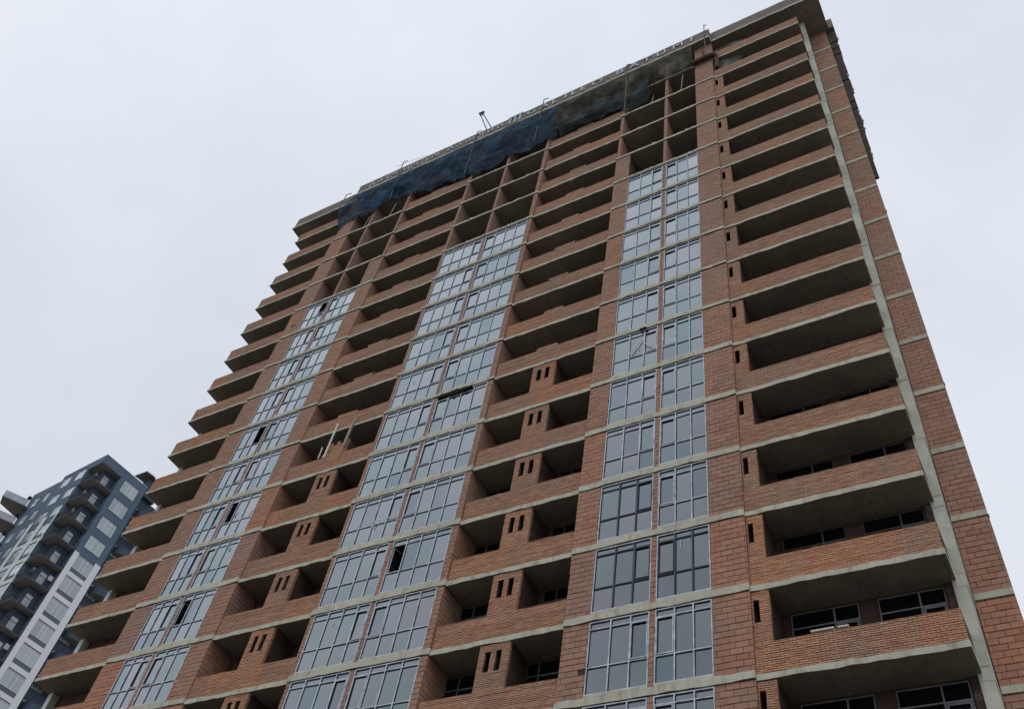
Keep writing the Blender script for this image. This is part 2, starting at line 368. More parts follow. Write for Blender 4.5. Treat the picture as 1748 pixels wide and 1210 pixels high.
for k in range(0, 17):
    Z = 3 * k
    # solid piers
    if k <= 16: pier(-26.85, -25.5, k, side=k >= 12)
    if k <= 12: pier(-21.52, -20.38, k)
    else: pier(-20.62, -20.40, k, kind='block', y0=.04)
    if k <= 12: pier(-3.24, -2.31, k, side=False)
    else: pier(-3.22, -3.02, k, y0=.04)
    pier(1.86, 3.04, k, side=True)
    # thin brick partitions
    pier(-23.76, -23.56, k, side=k >= 12)
    pier(-14.98, -14.78, k, side=k >= 12)
    pier(-11.94, -11.745, k, side=k >= 12)
    pier(-8.86, -8.60, k, teeth=.03)
    pier(-.195, -.005, k, side=k >= 12)
    # side wall to the right of the column, set back
    lay('block', Vector((0, 2.455, 0)), X, F, 8.93, 9.985, Z + .14, Z + 2.88, bpy.data.objects['side_wall'], depth=.03)
    m = MB(); m.box(8.93, 9.99, 2.40, 2.47, Z - .10, Z + .12); m.build('edge_beam', M['concrete'], T)
    # parapets -------------------------------------------------------
    def parapet(x0, x1, top=1.1, steps=()):
        w = MB(); w.box(x0, x1, .10, .22, Z + .08, Z + top)
        for s0, s1, dz in steps: w.box(s0, s1, .10, .22, Z + top, Z + top + dz)
        w = part('balcony_parapet', w.mesh('balcony_parapet', M['mortar']), T)
        lay('brick', Vector((0, .10, 0)), X, F, x0, x1, Z + .115, Z + top, w)
        for s0, s1, dz in steps: lay('brick', Vector((0, .10, 0)), X, F, s0, s1, Z + top, Z + top + dz, w)
        # weathered cap of flat bricks
        c = MB(); n = int((x1 - x0) / .25)
        for i in range(n + 1):
            a = x0 + i * (x1 - x0) / (n + 1); zz = top + next((dz for s0, s1, dz in steps if s0 < a + .12 < s1), 0)
            c.box(a + .004, a + (x1 - x0) / (n + 1) - .004, .088 + R.uniform(-.006, .006), .225, Z + zz, Z + zz + .012 + R.uniform(0, .01), tint=R.random())
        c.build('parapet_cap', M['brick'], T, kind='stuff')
        # left end face
        lay('brick', Vector((x0 + .002, 0, 0)), Y, -X, .1, .22, Z + .09, Z + top, w, depth=.01)
        return w
    wl = parapet(-31.68, -26.87, 1.08)
    if Z < 44:
        w = wall('brick_panel', -27.06, -26.86, .10, 1.44, Z + 1.1, Z + 2.88)
        lay('brick', Vector((0, .10, 0)), X, F, -27.06, -26.86, Z + 1.1, Z + 2.88, w)
    # left balcony side parapet
    m = MB(); m.box(-31.7, -31.58, .23, 1.0, Z + .08, Z + 1.08); m.build('balcony_side_parapet', M['mortar'], T)
    for (a, b, p0, p1, full_k, st) in ((-20.35, -15.0, -18.12, -16.88, 5, (-18.3, -17.1)), (-8.53, -3.27, -6.46, -5.28, 6, (-6.48, -5.34))):
        if k > full_k: parapet(a, b, 1.08, [(st[0] + R.uniform(-.06, .06), st[1] + R.uniform(-.06, .06), .2)])
        else: parapet(a, b, 1.08)
        if k <= full_k or (a < -20 and k == 6):
            top = 2.88 if k <= full_k else 2.05
            c = (p0 + p1) / 2
            holes = [(c - .34, c - .12, Z + 1.84, min(Z + 2.58, Z + top)), (c + .09, c + .31, Z + 1.84, min(Z + 2.58, Z + top))]
            w = wall_holes('slotted_brick_panel', p0, p1, .10, .22, Z + 1.08, Z + top, holes)
            lay('brick', Vector((0, .10, 0)), X, F, p0, p1, Z + 1.09, Z + top, w, holes=holes)
            lay('brick', Vector((p1 - .002, 0, 0)), Y, X, .1, .22, Z + 1.09, Z + top, w, depth=.01)
            for xa in (p0 + .003, p1 - .103):
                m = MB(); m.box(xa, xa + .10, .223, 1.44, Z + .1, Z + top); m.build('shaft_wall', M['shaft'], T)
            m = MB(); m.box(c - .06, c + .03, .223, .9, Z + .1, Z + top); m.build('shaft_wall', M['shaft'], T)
    # right balcony
    parapet(3.07, 8.64, 1.06)
    if k <= 14:
        holes = [(3.11, 3.29, Z + 1.80, Z + 2.54)]
        w = wall_holes('slotted_brick_panel', 3.07, 3.60, .10, .22, Z + 1.06, Z + 2.88, holes)
        lay('brick', Vector((0, .10, 0)), X, F, 3.07, 3.60, Z + 1.07, Z + 2.87, w, holes=holes)
        lay('brick', Vector((3.598, 0, 0)), Y, X, .1, .22, Z + 1.07, Z + 2.87, w, depth=.01)
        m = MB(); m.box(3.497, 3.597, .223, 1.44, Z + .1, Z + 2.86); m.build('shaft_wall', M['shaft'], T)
    # right end of the right balcony: thin side parapet
    m = MB(); m.box(8.52, 8.635, .23, 1.29, Z + .08, Z + 1.06); m.build('balcony_side_parapet', M['mortar'], T)
    # concrete beams across the loggia ceilings at the party walls
    m = MB(); m.box(8.32, 8.54, 1.36, 1.448, Z + .1, Z + 2.87); m.build('loggia_pilaster', M['mortar'], T)

# emit masonry: the 300 nearest of a kind as parts of their own, the rest joined
def emit(kind, L_, mname, part_name, stuff_name):
    L_.sort(key=lambda t: t[0]); single = [p for p in L_ if p[10] and p[7] - p[6] > 0 and p[0] < 1e9][:300]; ids = {id(p) for p in single}
    def verts(p, q, a, b, o, dp, O, U, Nn):
        B = O + Nn * o; Kk = O - Nn * (dp * .4)
        up = Vector((0, 0, 1)); P = []
        for base in (Kk, B):
            for (uu, zz) in ((p, a), (q, a), (q, b), (p, b)): P.append(base + U * uu + up * zz)
        return P
    V = []; Fc = []; tn = []
    rr = random.Random(3)
    for pc in L_:
        d, O, U, Nn, p, q, a, b, o, dp, full, par = pc
        if id(pc) in ids: continue
        i = len(V); P = verts(p, q, a, b, o, dp, O, U, Nn)
        tl = rr.uniform(-.003, .003)
        P[6] = P[6] + Nn * tl; P[7] = P[7] + Nn * tl; P[4] = P[4] - Nn * tl
        V += [tuple(x) for x in P]
        flip = U.cross(Vector((0, 0, 1))).dot(Nn) < 0
        qs = [(4, 5, 6, 7), (0, 1, 5, 4), (1, 2, 6, 5), (2, 3, 7, 6), (3, 0, 4, 7)]
        for f in qs: Fc.append(tuple(i + x for x in (reversed(f) if flip else f)))
        tn += [rr.random()] * 5
    me = bpy.data.meshes.new(stuff_name); me.from_pydata(V, [], Fc); me.materials.append(M[mname])
    at = me.attributes.new('tint', 'FLOAT', 'FACE'); at.data.foreach_set('value', tn)
    part(stuff_name, me, T, kind='stuff')
    protos = {}
    for pc in single:
        d, O, U, Nn, p, q, a, b, o, dp, full, par = pc
        key = (round(abs(U.x)), round(Nn.x))
        w, h = (.25 - .011, .071 - .017) if kind == 'brick' else (.40 - .013, .2085 - .02)
        if key not in protos:
            m = MB()
            e = .004
            O2 = Vector((0, 0, 0))
            P = []
            for (n_, iw) in ((-.012, 0), (.006, 0), (.010, e)):
                for (uu, zz) in ((-w / 2 + iw, -h / 2 + iw), (w / 2 - iw, -h / 2 + iw), (w / 2 - iw, h / 2 - iw), (-w / 2 + iw, h / 2 - iw)): P.append(tuple(U * uu + Nn * n_ + Vector((0, 0, zz))))
            m.v = P; m.f = [(8, 9, 10, 11)]
            for s in (0, 4):
                for j in range(4): m.f.append((s + j, s + (j + 1) % 4, s + 4 + (j + 1) % 4, s + 4 + j))
            if U.cross(Vector((0, 0, 1))).dot(Nn) < 0: m.f = [tuple(reversed(f)) for f in m.f]
            m.m = [0] * 9; m.t = [0] * 9; protos[key] = m.mesh(part_name, M[mname])
        c = O + U * ((p + q) / 2) + Vector((0, 0, (a + b) / 2)) + Nn * (o - .008)
        ob = bpy.data.objects.new(part_name, protos[key]); col.objects.link(ob); ob.parent = par
        ob.matrix_parent_inverse = Matrix.Translation(-WORLD.get(par.name, Vector((0, 0, 0))))
        ob.location = c; ob.rotation_euler = (rr.uniform(-.01, .01), rr.uniform(-.006, .006), rr.uniform(-.006, .006))
for o in list(T.children): WORLD.setdefault(o.name, Vector((0, 0, 0)))
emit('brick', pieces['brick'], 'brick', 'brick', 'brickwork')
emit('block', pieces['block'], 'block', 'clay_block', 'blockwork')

# glazing ----------------------------------------------------------------
LW = [(-25.49, -24.91, -24.34, -23.77), (-23.55, -22.93, -22.27, -21.53)]
MW = [(-14.76, -14.02, -13.29, -12.57, -11.95), (-11.73, -11.03, -10.33, -9.62, -8.88)]
RW = [(-2.29, -1.53, -.84, -.20), (.0, .64, 1.25, 1.85)]
ZB, ZT = .26, 2.88; TR = (1.21, 2.60)
panes = []
def window(xs, k, side, dark=False, openp=(), skip_top=()):
    Z = 3 * k; x0, x1 = xs[0], xs[-1]; zb, zt = Z + ZB, Z + ZT
    fm = 'frame_dark' if dark else 'frame'
    m = MB(); t = .020; yf, yb = .005, .06
    # outer frame
    thin = k > 6; t = .015 if thin else .020
    q0 = .024 if thin else .034
    m.box(x0, x0 + q0, yf, yb, zb, zt); m.box(x1 - q0, x1, yf, yb, zb, zt)
    m.box(x0 + q0, x1 - q0, yf, yb, zb, zb + q0); m.box(x0 + q0, x1 - q0, yf, yb, zt - q0, zt)
    w = part('window', m.mesh('window', M['frame']), T)
    for x in xs[1:-1]:
        m = MB(); m.box(x - t, x + t, yf + .004, yb - .004, zb + q0, zt - q0); m.build('mullion', M[fm], w)
    edges = [x0 + q0] + [v for x in xs[1:-1] for v in (x - t, x + t)] + [x1 - q0]
    for z in TR:
        m = MB(); m.box(x0 + q0, x1 - q0, yf + .010, yb - .008, Z + z - (.013 if thin else .018), Z + z + (.013 if thin else .018)); m.build('transom', M[fm], w)
    # dark rubber round every pane, widened left and top as the bars' shade
    gk = MB(); rows = [(ZB + .034, TR[0] - .018), (TR[0] + .018, TR[1] - .018), (TR[1] + .018, ZT - .034)]
    g_ = .020 if thin else .026
    sash_col = len(xs) - 2 if side == 0 else 0
    for r, (a, b) in enumerate(rows):
        a += Z; b += Z
        for i in range(0, len(edges), 2):
            e0, e1 = edges[i], edges[i + 1]; c = i // 2
            gk.box(e0, e0 + g_, .035, .07, a, b); gk.box(e1 - g_ * .6, e1, .035, .07, a, b)
            gk.box(e0 + g_, e1 - g_ * .6, .035, .07, a, a + g_ * .6); gk.box(e0 + g_, e1 - g_ * .6, .035, .07, b - g_ * 1.4, b)
            if (c, r) in openp or (r == 2 and c in skip_top): continue
            panes.append((e0 + g_ * .6, e1 - g_ * .3, a + .005, b - .005, w))
        if r == 1:
            c = sash_col; e0, e1 = edges[2 * c] + .012, edges[2 * c + 1] - .012
            if (c, 1) not in openp:
                s = MB(); q = .028
                s.box(e0, e0 + q, -.012, .05, a + .02, b - .03); s.box(e1 - q, e1, -.012, .05, a + .02, b - .03)
                s.box(e0 + q, e1 - q, -.012, .05, a + .02, a + .02 + q); s.box(e0 + q, e1 - q, -.012, .05, b - .03 - q, b - .03)
                s.box(e0 + q, e0 + q + .012, .0, .055, a + .02 + q, b - .03 - q, 1); s.box(e0 + q + .012, e1 - q, .0, .055, b - .03 - q - .014, b - .03 - q, 1)  # dark strips at left and top only, drawn as the frame's shade
                s.build('sash', [M[fm], M['gasket_shade']], w)
    gk.build('gasket_shade', M['gasket_shade'], w, kind='stuff')
    # concrete sill, and a black strip painting the dark gap at the head
    s = MB(); s.box(x0, x1, .0, .9, Z + (.132 if thin else .172), zb - .004); s.build('sill', M['concrete'], w)
    s = MB(); s.box(x0 + .02, x1 - .02, .06, .6, zt + .003, Z + 2.915); s.build('head_gap', M['black'], w)
    return w
OPEN = {('L', 0, 7): [(2, 1)], ('L', 1, 5): [(0, 1)], ('L', 1, 3): [(0, 1)], ('L', 0, 11): [(2, 1)], ('M', 1, 3): [(0, 1)]}
for k in range(0, 12):
    for nm, W in (('L', LW), ('M', MW), ('R', RW)):
        for s in (0, 1):
            dk = nm == 'R' and ((k == 2) or (k == 3 and s == 0))
            window(W[s], k, s, dark=dk, openp=OPEN.get((nm, s, k), ()), skip_top=(0, 1) if (nm, s, k) == ('M', 1, 6) else ())
# opened sashes
def hung(x0, x1, z0, z1, kind):
    m = MB(); w = x1 - x0; h = z1 - z0; q = .045
    m.box(0, q, -.02, .02, 0, h); m.box(w - q, w, -.02, .02, 0, h); m.box(q, w - q, -.02, .02, 0, q); m.box(q, w - q, -.02, .02, h - q, h); m.box(q, w - q, -.006, .006, q, h - q, 1)
    o = m.build('open_sash', [M['frame'], M['glass']], T, loc=(x0, .0, z0)); o.matrix_parent_inverse = Matrix.Translation(-Vector(T.location))
    o.rotation_euler = (math.radians(-18), 0, 0) if kind == 'tilt' else (0, 0, math.radians(-72))
    if kind == 'turn': o.location = (x0, .05, z0); o.rotation_euler = (0, 0, math.radians(75))
    return o
hung(LW[0][2] + .03, LW[0][3] - .05, 33 + 1.25, 33 + 2.56, 'tilt')
for xs, k in ((LW[1], 5), (LW[1], 3), (MW[1], 3)): hung(xs[0] + .06, xs[1] - .03, 3 * k + 1.25, 3 * k + 2.56, 'turn')
# panes: the 300 that show largest singly, the rest joined
def psort(p):
    d = seen(((p[0] + p[1]) / 2, .04, (p[2] + p[3]) / 2)); return d / math.sqrt((p[1] - p[0]) * (p[3] - p[2])) if d else 9e9
panes.sort(key=psort)
rest = MB()
for i, (x0, x1, z0, z1, w) in enumerate(panes):
    if i < 300:
        cx, cz = (x0 + x1) / 2, (z0 + z1) / 2; m = MB(); m.box(x0 - cx, x1 - cx, .0, .012, z0 - cz, z1 - cz)
        o = m.build('pane', M['glass'], w, loc=(cx, .052, cz))
        o.rotation_euler = (R.uniform(-.008, .008), 0, R.uniform(-.009, .009))
    else: rest.box(x0, x1, .052 + R.uniform(0, .004), .062, z0, z1, tint=R.random())
rest.build('pane', M['glass'], T, kind='stuff')
# windows in the back walls of the loggias
def back_window(x0, x1, xm, k, tr=2.28, fr='upvc_d'):
    Z = 3 * k; z0, z1 = Z + .95, Z + 2.80; y = 1.40
    m = MB(); q = .03 if fr == 'upvc_d' else .022
    m.box(x0, x0 + q, y, 1.449, z0, z1); m.box(x1 - q, x1, y, 1.449, z0, z1); m.box(x0 + q, x1 - q, y, 1.449, z0, z0 + q); m.box(x0 + q, x1 - q, y, 1.449, z1 - q, z1)
    m.box(xm - .025, xm + .025, y - .003, 1.449, z0 + q, z1 - q)
    m.box(x0 + q, xm - .025, y + .004, 1.449, Z + tr - .02, Z + tr + .02); m.box(xm + .025, x1 - q, y + .004, 1.449, Z + tr - .05, Z + tr + .02)
    w = part('back_window', m.mesh('back_window', M[fr]), T)
    for a, b in ((x0 + q, xm - .025), (xm + .025, x1 - q)):
        s = MB(); s.box(a, b, 1.43, 1.446, z0 + q, z1 - q); s.build('pane', M['glass_dark'], w)
    if k <= 1 and fr == 'upvc_d':
        s = MB(); a, b = xm + .045, x1 - q - .02; s.box(a, a + .05, y - .015, y - .001, z0 + .06, Z + tr - .07); s.box(b - .05, b, y - .015, y - .001, z0 + .06, Z + tr - .07); s.box(a + .05, b - .05, y - .015, y - .001, Z + tr - .12, Z + tr - .07); s.build('sash', M['upvc_d'], w)
M['upvc_d'] = plain('grey_window_frame', (.23, .245, .265), .6, .3); M['upvc_dd'] = plain('dull_window_frame', (.13, .135, .14), .6, .3)
for k in range(0, 7):
    fr = 'upvc_d' if k <= 1 else 'upvc_dd'; back_window(3.85, 5.86, 5.14, k, fr=fr); back_window(6.43, 8.28, 7.58, k, fr=fr)
for k in range(0, 5):
    back_window(-8.6, -7.0, -8.04, k, fr='upvc_dd'); back_window(-5.05, -3.5, -4.5, k, fr='upvc_dd') if k > 1 else back_window(-5.3, -3.5, -4.83, k, fr='upvc_dd')

# black sheets drawing a dark hole under a slab and a small dark blob
def ragged(x0, x1, zc, sc=1.0, name='ragged_patch'):
    v = []; f = []; n = 16
    for i in range(n + 1):
        t = i / n; x = x0 + (x1 - x0) * t; a = math.sin(math.pi * min(1, max(0, t))) ** .5
        v += [(x, -.05 - R.uniform(0, .05), zc + sc * (.02 + a * .08 + R.uniform(-.03, .03))), (x, -.07 - R.uniform(0, .04), zc - sc * (a * .16 + R.uniform(-.05, .05))), (x, .055, zc - sc * a * .1)]
    for i in range(n):
        a = 3 * i; f += [(a, a + 3, a + 4, a + 1), (a + 1, a + 4, a + 5, a + 2)]
    me = bpy.data.meshes.new(name); me.from_pydata(v, [], [q[::-1] for q in f]); me.materials.append(M['black']); me.validate()
    return me
for a, b, z, sc_, lb in ((-11.72, -9.75, 20.84, 1.15, 'ragged black sheet drawn for a dark hole under a slab edge in the middle glazed strip'), (-1.05, -.72, 20.93, .45, 'small ragged black patch under a slab edge in the right glazed strip')):
    link('ragged_patch', ragged(a, b, z, sc_), label=lb, cat='dark patch')

# fins on the right flank near the top, coloured dark for shaded balcony undersides
for z0 in range(31, 51):
    w = .20 + .33 * (z0 - 31) / 20.0 + R.uniform(-.04, .03)
    m = MB(); m.box(10.0, 10.0 + w, 2.62, 2.75, z0 + .02, z0 + (1.0 if R.random() < .6 else .86)); m.build('side_fin', M['brown_dark'], T)
    if R.random() < .55:
        m = MB(); h = R.uniform(.1, .3); zz = z0 + R.uniform(.2, .6); m.box(10.0 + w + .003, 10.0 + w + R.uniform(.03, .07), 2.63, 2.74, zz, zz + h); m.build('foam_piece', M['foam'], T)
for z in (23.9, 15.2, 27.6, 8.9):
    m = MB(); m.box(9.99, 10.02, 2.47, 2.6, z, z + R.uniform(.05, .1)); m.build('corner_lump', M['mortar'], T)
for _ in range(16):
    W = R.choice((LW[0], LW[1], MW[0], MW[1], RW[0], RW[1])); k = R.randint(1, 9); x = R.uniform(W[0] + .2, W[-1] - .2); z = 3 * k + R.uniform(.6, 2.3)
    m = MB(); dx = R.uniform(-.06, .06); h = R.uniform(.12, .4); m.bar((x, .03, z), (x + dx, .0, z + h), R.uniform(.008, .018), sides=4); m.build('film_scrap', M[R.choice(('foam', 'frame_dark', 'foam'))], T)
# debris, starter bars on open slab edges
sb = MB()
for k in (12, 13, 14, 15):
    for (a, b) in ((-25.3, -20.8), (-14.7, -9), (-2.2, 1.8)):
        for _ in range(9):
            x = R.uniform(a, b); sb.box(x, x + R.uniform(.04, .2), .0, .08, 3 * k + .172, 3 * k + .172 + R.uniform(.03, .10))
sb.build('rubble', M['concrete'], T, kind='stuff')

# ------------------------------------------------------------------ roof sign
def text_mesh(s, size, ext=.05):
    c = bpy.data.curves.new('txt', 'FONT'); c.body = s; c.size = size; c.extrude = .03; c.align_x = 'CENTER'; c.offset = -.002
    o = bpy.data.objects.new('txt', c); col.objects.link(o)
    dg = bpy.context.evaluated_depsgraph_get(); me = bpy.data.meshes.new_from_object(o.evaluated_get(dg)); bpy.data.objects.remove(o)
    me.materials.clear(); me.materials.append(M['sign'])
    if len(me.vertices) == 0: return None
    xs = [v.co.x for v in me.vertices]; ys = [v.co.y for v in me.vertices]
    return me, (min(xs), max(xs), min(ys), max(ys))
def sign(word, xs, label, hz=.74):
    S = thing('roof_sign', label, 'sign', (xs[len(xs) // 2], -.42, 51.6), 'raised letters along the roof edge')
    for ch, x in zip(word, xs):
        r = text_mesh(ch, 1.0)
        if r is None: continue
        me, (a, b, c, d) = r
        s = hz / .70
        me.transform(Matrix.Translation((-(a + b) / 2, 0, 0))); me.transform(Matrix.Diagonal((s * 1.05, s, 1, 1)))
        me.transform(Matrix.Rotation(math.radians(90), 4, 'X'))
        me.name = 'letter'; o = part('letter', me, S, loc=(x, -.455, 51.38))
    return S
sign('GALILEO', (-10.57, -9.49, -8.61, -7.75, -7.05, -6.31, -5.22), 'raised grey Latin letters GALILEO on the roof parapet')
sign('BATUMI', (-3.45, -2.39, -1.43, -.36, .86, 1.85), 'raised grey Latin letters BATUMI on the roof parapet beside its right end')
sign('გალილეო', (-24.94, -24.18, -23.07, -22.02, -21.06, -19.94, -18.96), 'raised grey Georgian letters forming the first word on the roof parapet', .66)
sign('ბათუმი', (-17.62, -16.81, -15.85, -14.9, -14.06, -13.19), 'raised grey Georgian letters forming the second word on the roof parapet', .66)
m = MB(); xe = -11.95
for dx in (-.42, 0, .42): m.box(xe + dx - .09, xe + dx + .09, -.50, -.42, 51.30, 52.20)
m.box(xe - .62, xe + .62, -.51, -.42, 52.201, 52.33); m.box(xe - .62, xe + .62, -.51, -.42, 51.18, 51.299)
o = m.build('roof_emblem', M['pale_panel']); o['label'] = 'pale emblem of three upright bars between the Georgian and Latin letters on the roof edge'; o['category'] = 'emblem'

# ------------------------------------------------------------------ poles and frames on the roof
def davit(x, z0, z1, arm, label, y=-.48, lean=0):
    m = MB(); m.bar((x, y, z0), (x - lean, y - .02, z1), .035); m.bar((x - lean, y - .02, z1), (x - lean + arm, y - .02, z1 - .18), .03)
    o = m.build('roof_pole', M['steel'], label=label, cat='pole', group='hooked steel poles standing along the roof edge'); return o
davit(-27.5, 49.2, 50.7 + 1.0, .55, 'short hooked steel pole on the roof edge at the left end of the blue net')
davit(-21.9, 47.0, 53.2, .45, 'hooked steel pole rising over the first Georgian word', lean=.45)
davit(-15.1, 45.5, 52.5, .35, 'hooked steel pole rising over the second Georgian word', lean=.2)
davit(-9.55, 45.8, 52.9, .42, 'hooked steel pole rising beside the first Latin letters', lean=.1)
davit(-2.75, 44.6, 52.3, .3, 'steel pole standing before the letters B and A of the sign', lean=.2)
davit(2.78, 47.9, 53.2, .15, 'steel pole at the right end of the letter sign, above the brick pier', lean=0)
m = MB(); m.bar((-14.48, -.3, 52.1), (-16.05, -.3, 56.8), .045); m.bar((-14.05, -.3, 52.1), (-15.75, -.3, 56.6), .045); m.bar((-16.1, -.3, 56.75), (-15.65, -.3, 56.75), .1); m.bar((-15.95, -.3, 56.2), (-15.6, -.3, 56.3), .04)
m.build('roof_lifting_frame', M['steel'], label='tall narrow steel lifting frame leaning out above the roof sign', cat='frame')
m = MB()
pts = [(-23.0, 53.0), (-21.5, 52.85), (-19.9, 52.4)]
for a, b in zip(pts, pts[1:]): m.bar((a[0], -.45, a[1]), (b[0], -.45, b[1]), .012, sides=4)
m.build('roof_cable', M['steel'], label='thin cable sagging from a roof pole over the Georgian letters', cat='cable')

# ------------------------------------------------------------------ safety nets
def net(name, pts_top, pts_bot, matname, label, cat='net', group=None, nx=90, nz=18, amp=.12, edge=.12):
    """cloth between two polylines (x, y, z)"""
    def ip(P, t):
        t *= len(P) - 1; i = min(int(t), len(P) - 2); f = t - i; return Vector(P[i]).lerp(Vector(P[i + 1]), f)
    V = []; Fc = []
    rs = random.Random(len(name) + nx); ph = [rs.uniform(0, 6) for _ in range(6)]
    for i in range(nx + 1):
        a, b = ip(pts_top, i / nx), ip(pts_bot, i / nx)
        for j in range(nz + 1):
            t = j / nz; p = a.lerp(b, t); e = math.sin(math.pi * t)
            x = p.x
            w = math.sin(x * 1.3 + ph[0] + t * 2) * .5 + math.sin(x * 3.1 + ph[1] - t * 3) * .3 + math.sin(x * 7.3 + t * 9 + ph[2]) * .18 + math.sin(t * 11 + x * .8 + ph[3]) * .2
            p = p + Vector((0, -(.25 * e + amp * w * (e * .8 + .2)), 0))
            if j == nz: p = p + Vector((0, rs.uniform(-.12, .05), edge * 1.6 * math.sin(x * 2.3 + ph[4]) + edge * .6 * math.sin(x * 6.1 + ph[5]) + edge * rs.uniform(-.7, .7)))
            V.append(tuple(p))
    for i in range(nx):
        for j in range(nz):
            a = i * (nz + 1) + j; Fc.append((a, a + 1, a + nz + 2, a + nz + 1))
    me = bpy.data.meshes.new(name); me.from_pydata(V, [], Fc); me.materials.append(M[matname]); me.polygons.foreach_set('use_smooth', [True] * len(Fc)); me.validate()
    o = link(name, me, label=label, cat=cat, group=group)
    return o
net('safety_net', [(-27.9, -.05, 50.85), (-26.5, -.45, 50.87), (-22, -.46, 50.86), (-15, -.46, 50.86), (-8.4, -.46, 50.86)],
    [(-26.85, -.06, 46.5), (-26.5, -.06, 47.35), (-25.3, -.06, 47.0), (-23.6, -.05, 47.15), (-23.0, -.05, 47.6), (-21.3, -.05, 47.7), (-19.8, -.05, 47.0), (-18.3, -.05, 46.45), (-15.2, -.06, 46.2), (-14.4, -.12, 45.6), (-12.8, -.12, 45.4), (-12, -.12, 46.2), (-10.5, -.12, 46.0), (-9, -.1, 45.9), (-8.0, -.06, 46.3)],
    'net_blue', 'torn blue safety net hanging under the roof edge over the top storey', nx=220, nz=26, amp=.2)
net('safety_net', [(-8.4, -.46, 50.86), (1.84, -.46, 50.86)], [(-8.4, -.2, 47.6), (-5, -.2, 47.4), (-1.4, -.12, 47.5), (.2, -.08, 47.75), (1.84, -.06, 47.8)],
    'net_brown', 'thin brown grey netting stretched under the right half of the roof sign', nx=80)
net('safety_net', [(-8.3, -.27, 48.3), (-5, -.3, 48.9), (-3.2, -.25, 48.2), (-1.2, -.25, 49.4)], [(-7.8, -.06, 46.15), (-5.2, -.05, 46.2), (-3.6, -.05, 46.15), (-2.6, -.05, 45.4), (-1.1, -.05, 45.6)],
    'net_dark', 'dark grey net bunched below the thin brown netting beside the brick pier', nx=80, amp=.2)
net('safety_net', [(3.12, .5, 50.8), (4.6, .5, 50.8), (6.0, .55, 49.5)], [(3.12, .6, 46.2), (4.2, .6, 46.3), (5.1, .6, 47.9)], 'net_pale', 'pale green gauze hung inside the two topmost right balconies', nx=30, amp=.05, edge=.02)
# hanging strings
m = MB()
for (x, z0, z1) in ((-8.0, 50.6, 45.9), (-24.0, 46.6, 45.3), (-22.2, 46.7, 45.3), (-20.6, 46.9, 45.2), (-.2, 48.0, 45.2), (.9, 48.1, 45.3), (-1.05, 46.6, 45.2)):
    pass
for (x, z0, z1, lb) in ((-24.2, 47.0, 45.2, 'thin upright prop under the left end of the blue net'), (-21.9, 47.2, 45.2, 'thin upright prop left of the second open bay below the blue net'), (.85, 48.1, 45.2, 'thin upright prop in the open top bay beside the brick pier'), (-1.2, 46.4, 45.2, 'thin upright prop under the dark grey net')):
    m = MB(); m.bar((x, .12, z1), (x + .15, .12, z0), .03, sides=5); m.build('thin_prop', M['timber_grey'], label=lb, cat='prop')

# ------------------------------------------------------------------ rusty duct round the pier top
v = []; f = []; P = [(1.80, -.17, 48.15), (2.4, -.17, 48.2), (3.05, -.17, 48.2), (3.22, -.12, 48.17), (3.33, .0, 48.02), (3.34, .03, 47.6), (3.30, .04, 46.35)]
m = MB(); n = 10
rings = []
for i, p in enumerate(P):
    a = Vector(P[max(0, i - 1)]); b = Vector(P[min(len(P) - 1, i + 1)]); d = (b - a).normalized(); s = Vector((0, -1, 0)); s = (s - d * s.dot(d)).normalized(); q = d.cross(s); rr = .21 if i < 4 else .15
    rings.append(len(m.v))
    for k in range(n): t = 2 * math.pi * k / n; m.v.append(tuple(Vector(p) + s * rr * .8 * math.cos(t) + q * rr * math.sin(t)))
for a, b in zip(rings, rings[1:]):
    for k in range(n): j = (k + 1) % n; m.f.append((a + k, a + j, b + j, b + k)); m.m.append(0); m.t.append(0)
m.f += [tuple(rings[0] + k for k in reversed(range(n))), tuple(rings[-1] + k for k in range(n))]; m.m += [0, 0]; m.t += [0, 0]
m.build('rusty_duct', M['rust'], label='dark rusty duct bent round the top of the right brick pier', cat='duct')
m = MB(); m.bar((2.45, -.13, 49.7), (2.6, -.12, 48.42), .06); m.build('duct_bracket', M['rust'], label='short rusty bracket fixed to the brick pier above the duct', cat='bracket')

# ------------------------------------------------------------------ leaning timbers
def batten(p, q, w, matname, label):
    p, q = Vector(p), Vector(q); m = MB(); m.bar(p, q, w * .7, sides=4)
    m.build('timber_batten', M[matname], label=label, cat='timber', group='timber battens leaning on the facade')
batten((-18.03, -.03, 18.95), (-17.95, -.06, 21.36), .075, 'timber', 'longest pale batten propped upright before the half built slotted panel')
batten((-16.95, -.03, 19.4), (-16.86, -.06, 21.05), .10, 'timber_grey', 'thick grey batten on the right of the half built slotted panel')
batten((-16.86, -.06, 21.05), (-16.84, -.08, 21.6), .05, 'timber_grey', 'thin grey stick reaching over the slab edge above the half built panel')
batten((-17.05, -.03, 18.65), (-16.95, -.04, 19.35), .05, 'timber_grey', 'short grey stick hanging below the thick grey batten')
batten((-18.50, .04, 19.1), (-18.46, .0, 19.85), .05, 'timber', 'short pale batten left of the half built slotted panel')
batten((-1.49, -.05, 19.37), (-.97, -.05, 20.19), .03, 'timber', 'thin white strip standing for a reflection slanting across a pane of the right glazed strip')  # solid strips in place of reflections in the panes
batten((-.77, -.05, 19.84), (-.4, -.05, 19.42), .03, 'timber', 'short white strip standing for a reflection slanting down across an opening sash')
m = MB()
for a, b in (((-13.6, -.03, 13.33), (-12.3, -.03, 13.36)), ((-13.1, -.03, 13.3), (-13.2, -.05, 13.0))): m.bar(a, b, .02, sides=4)
m.build('loose_film_strip', M['foam'], label='loose white strip of film sticking off the middle glazing', cat='film strip')
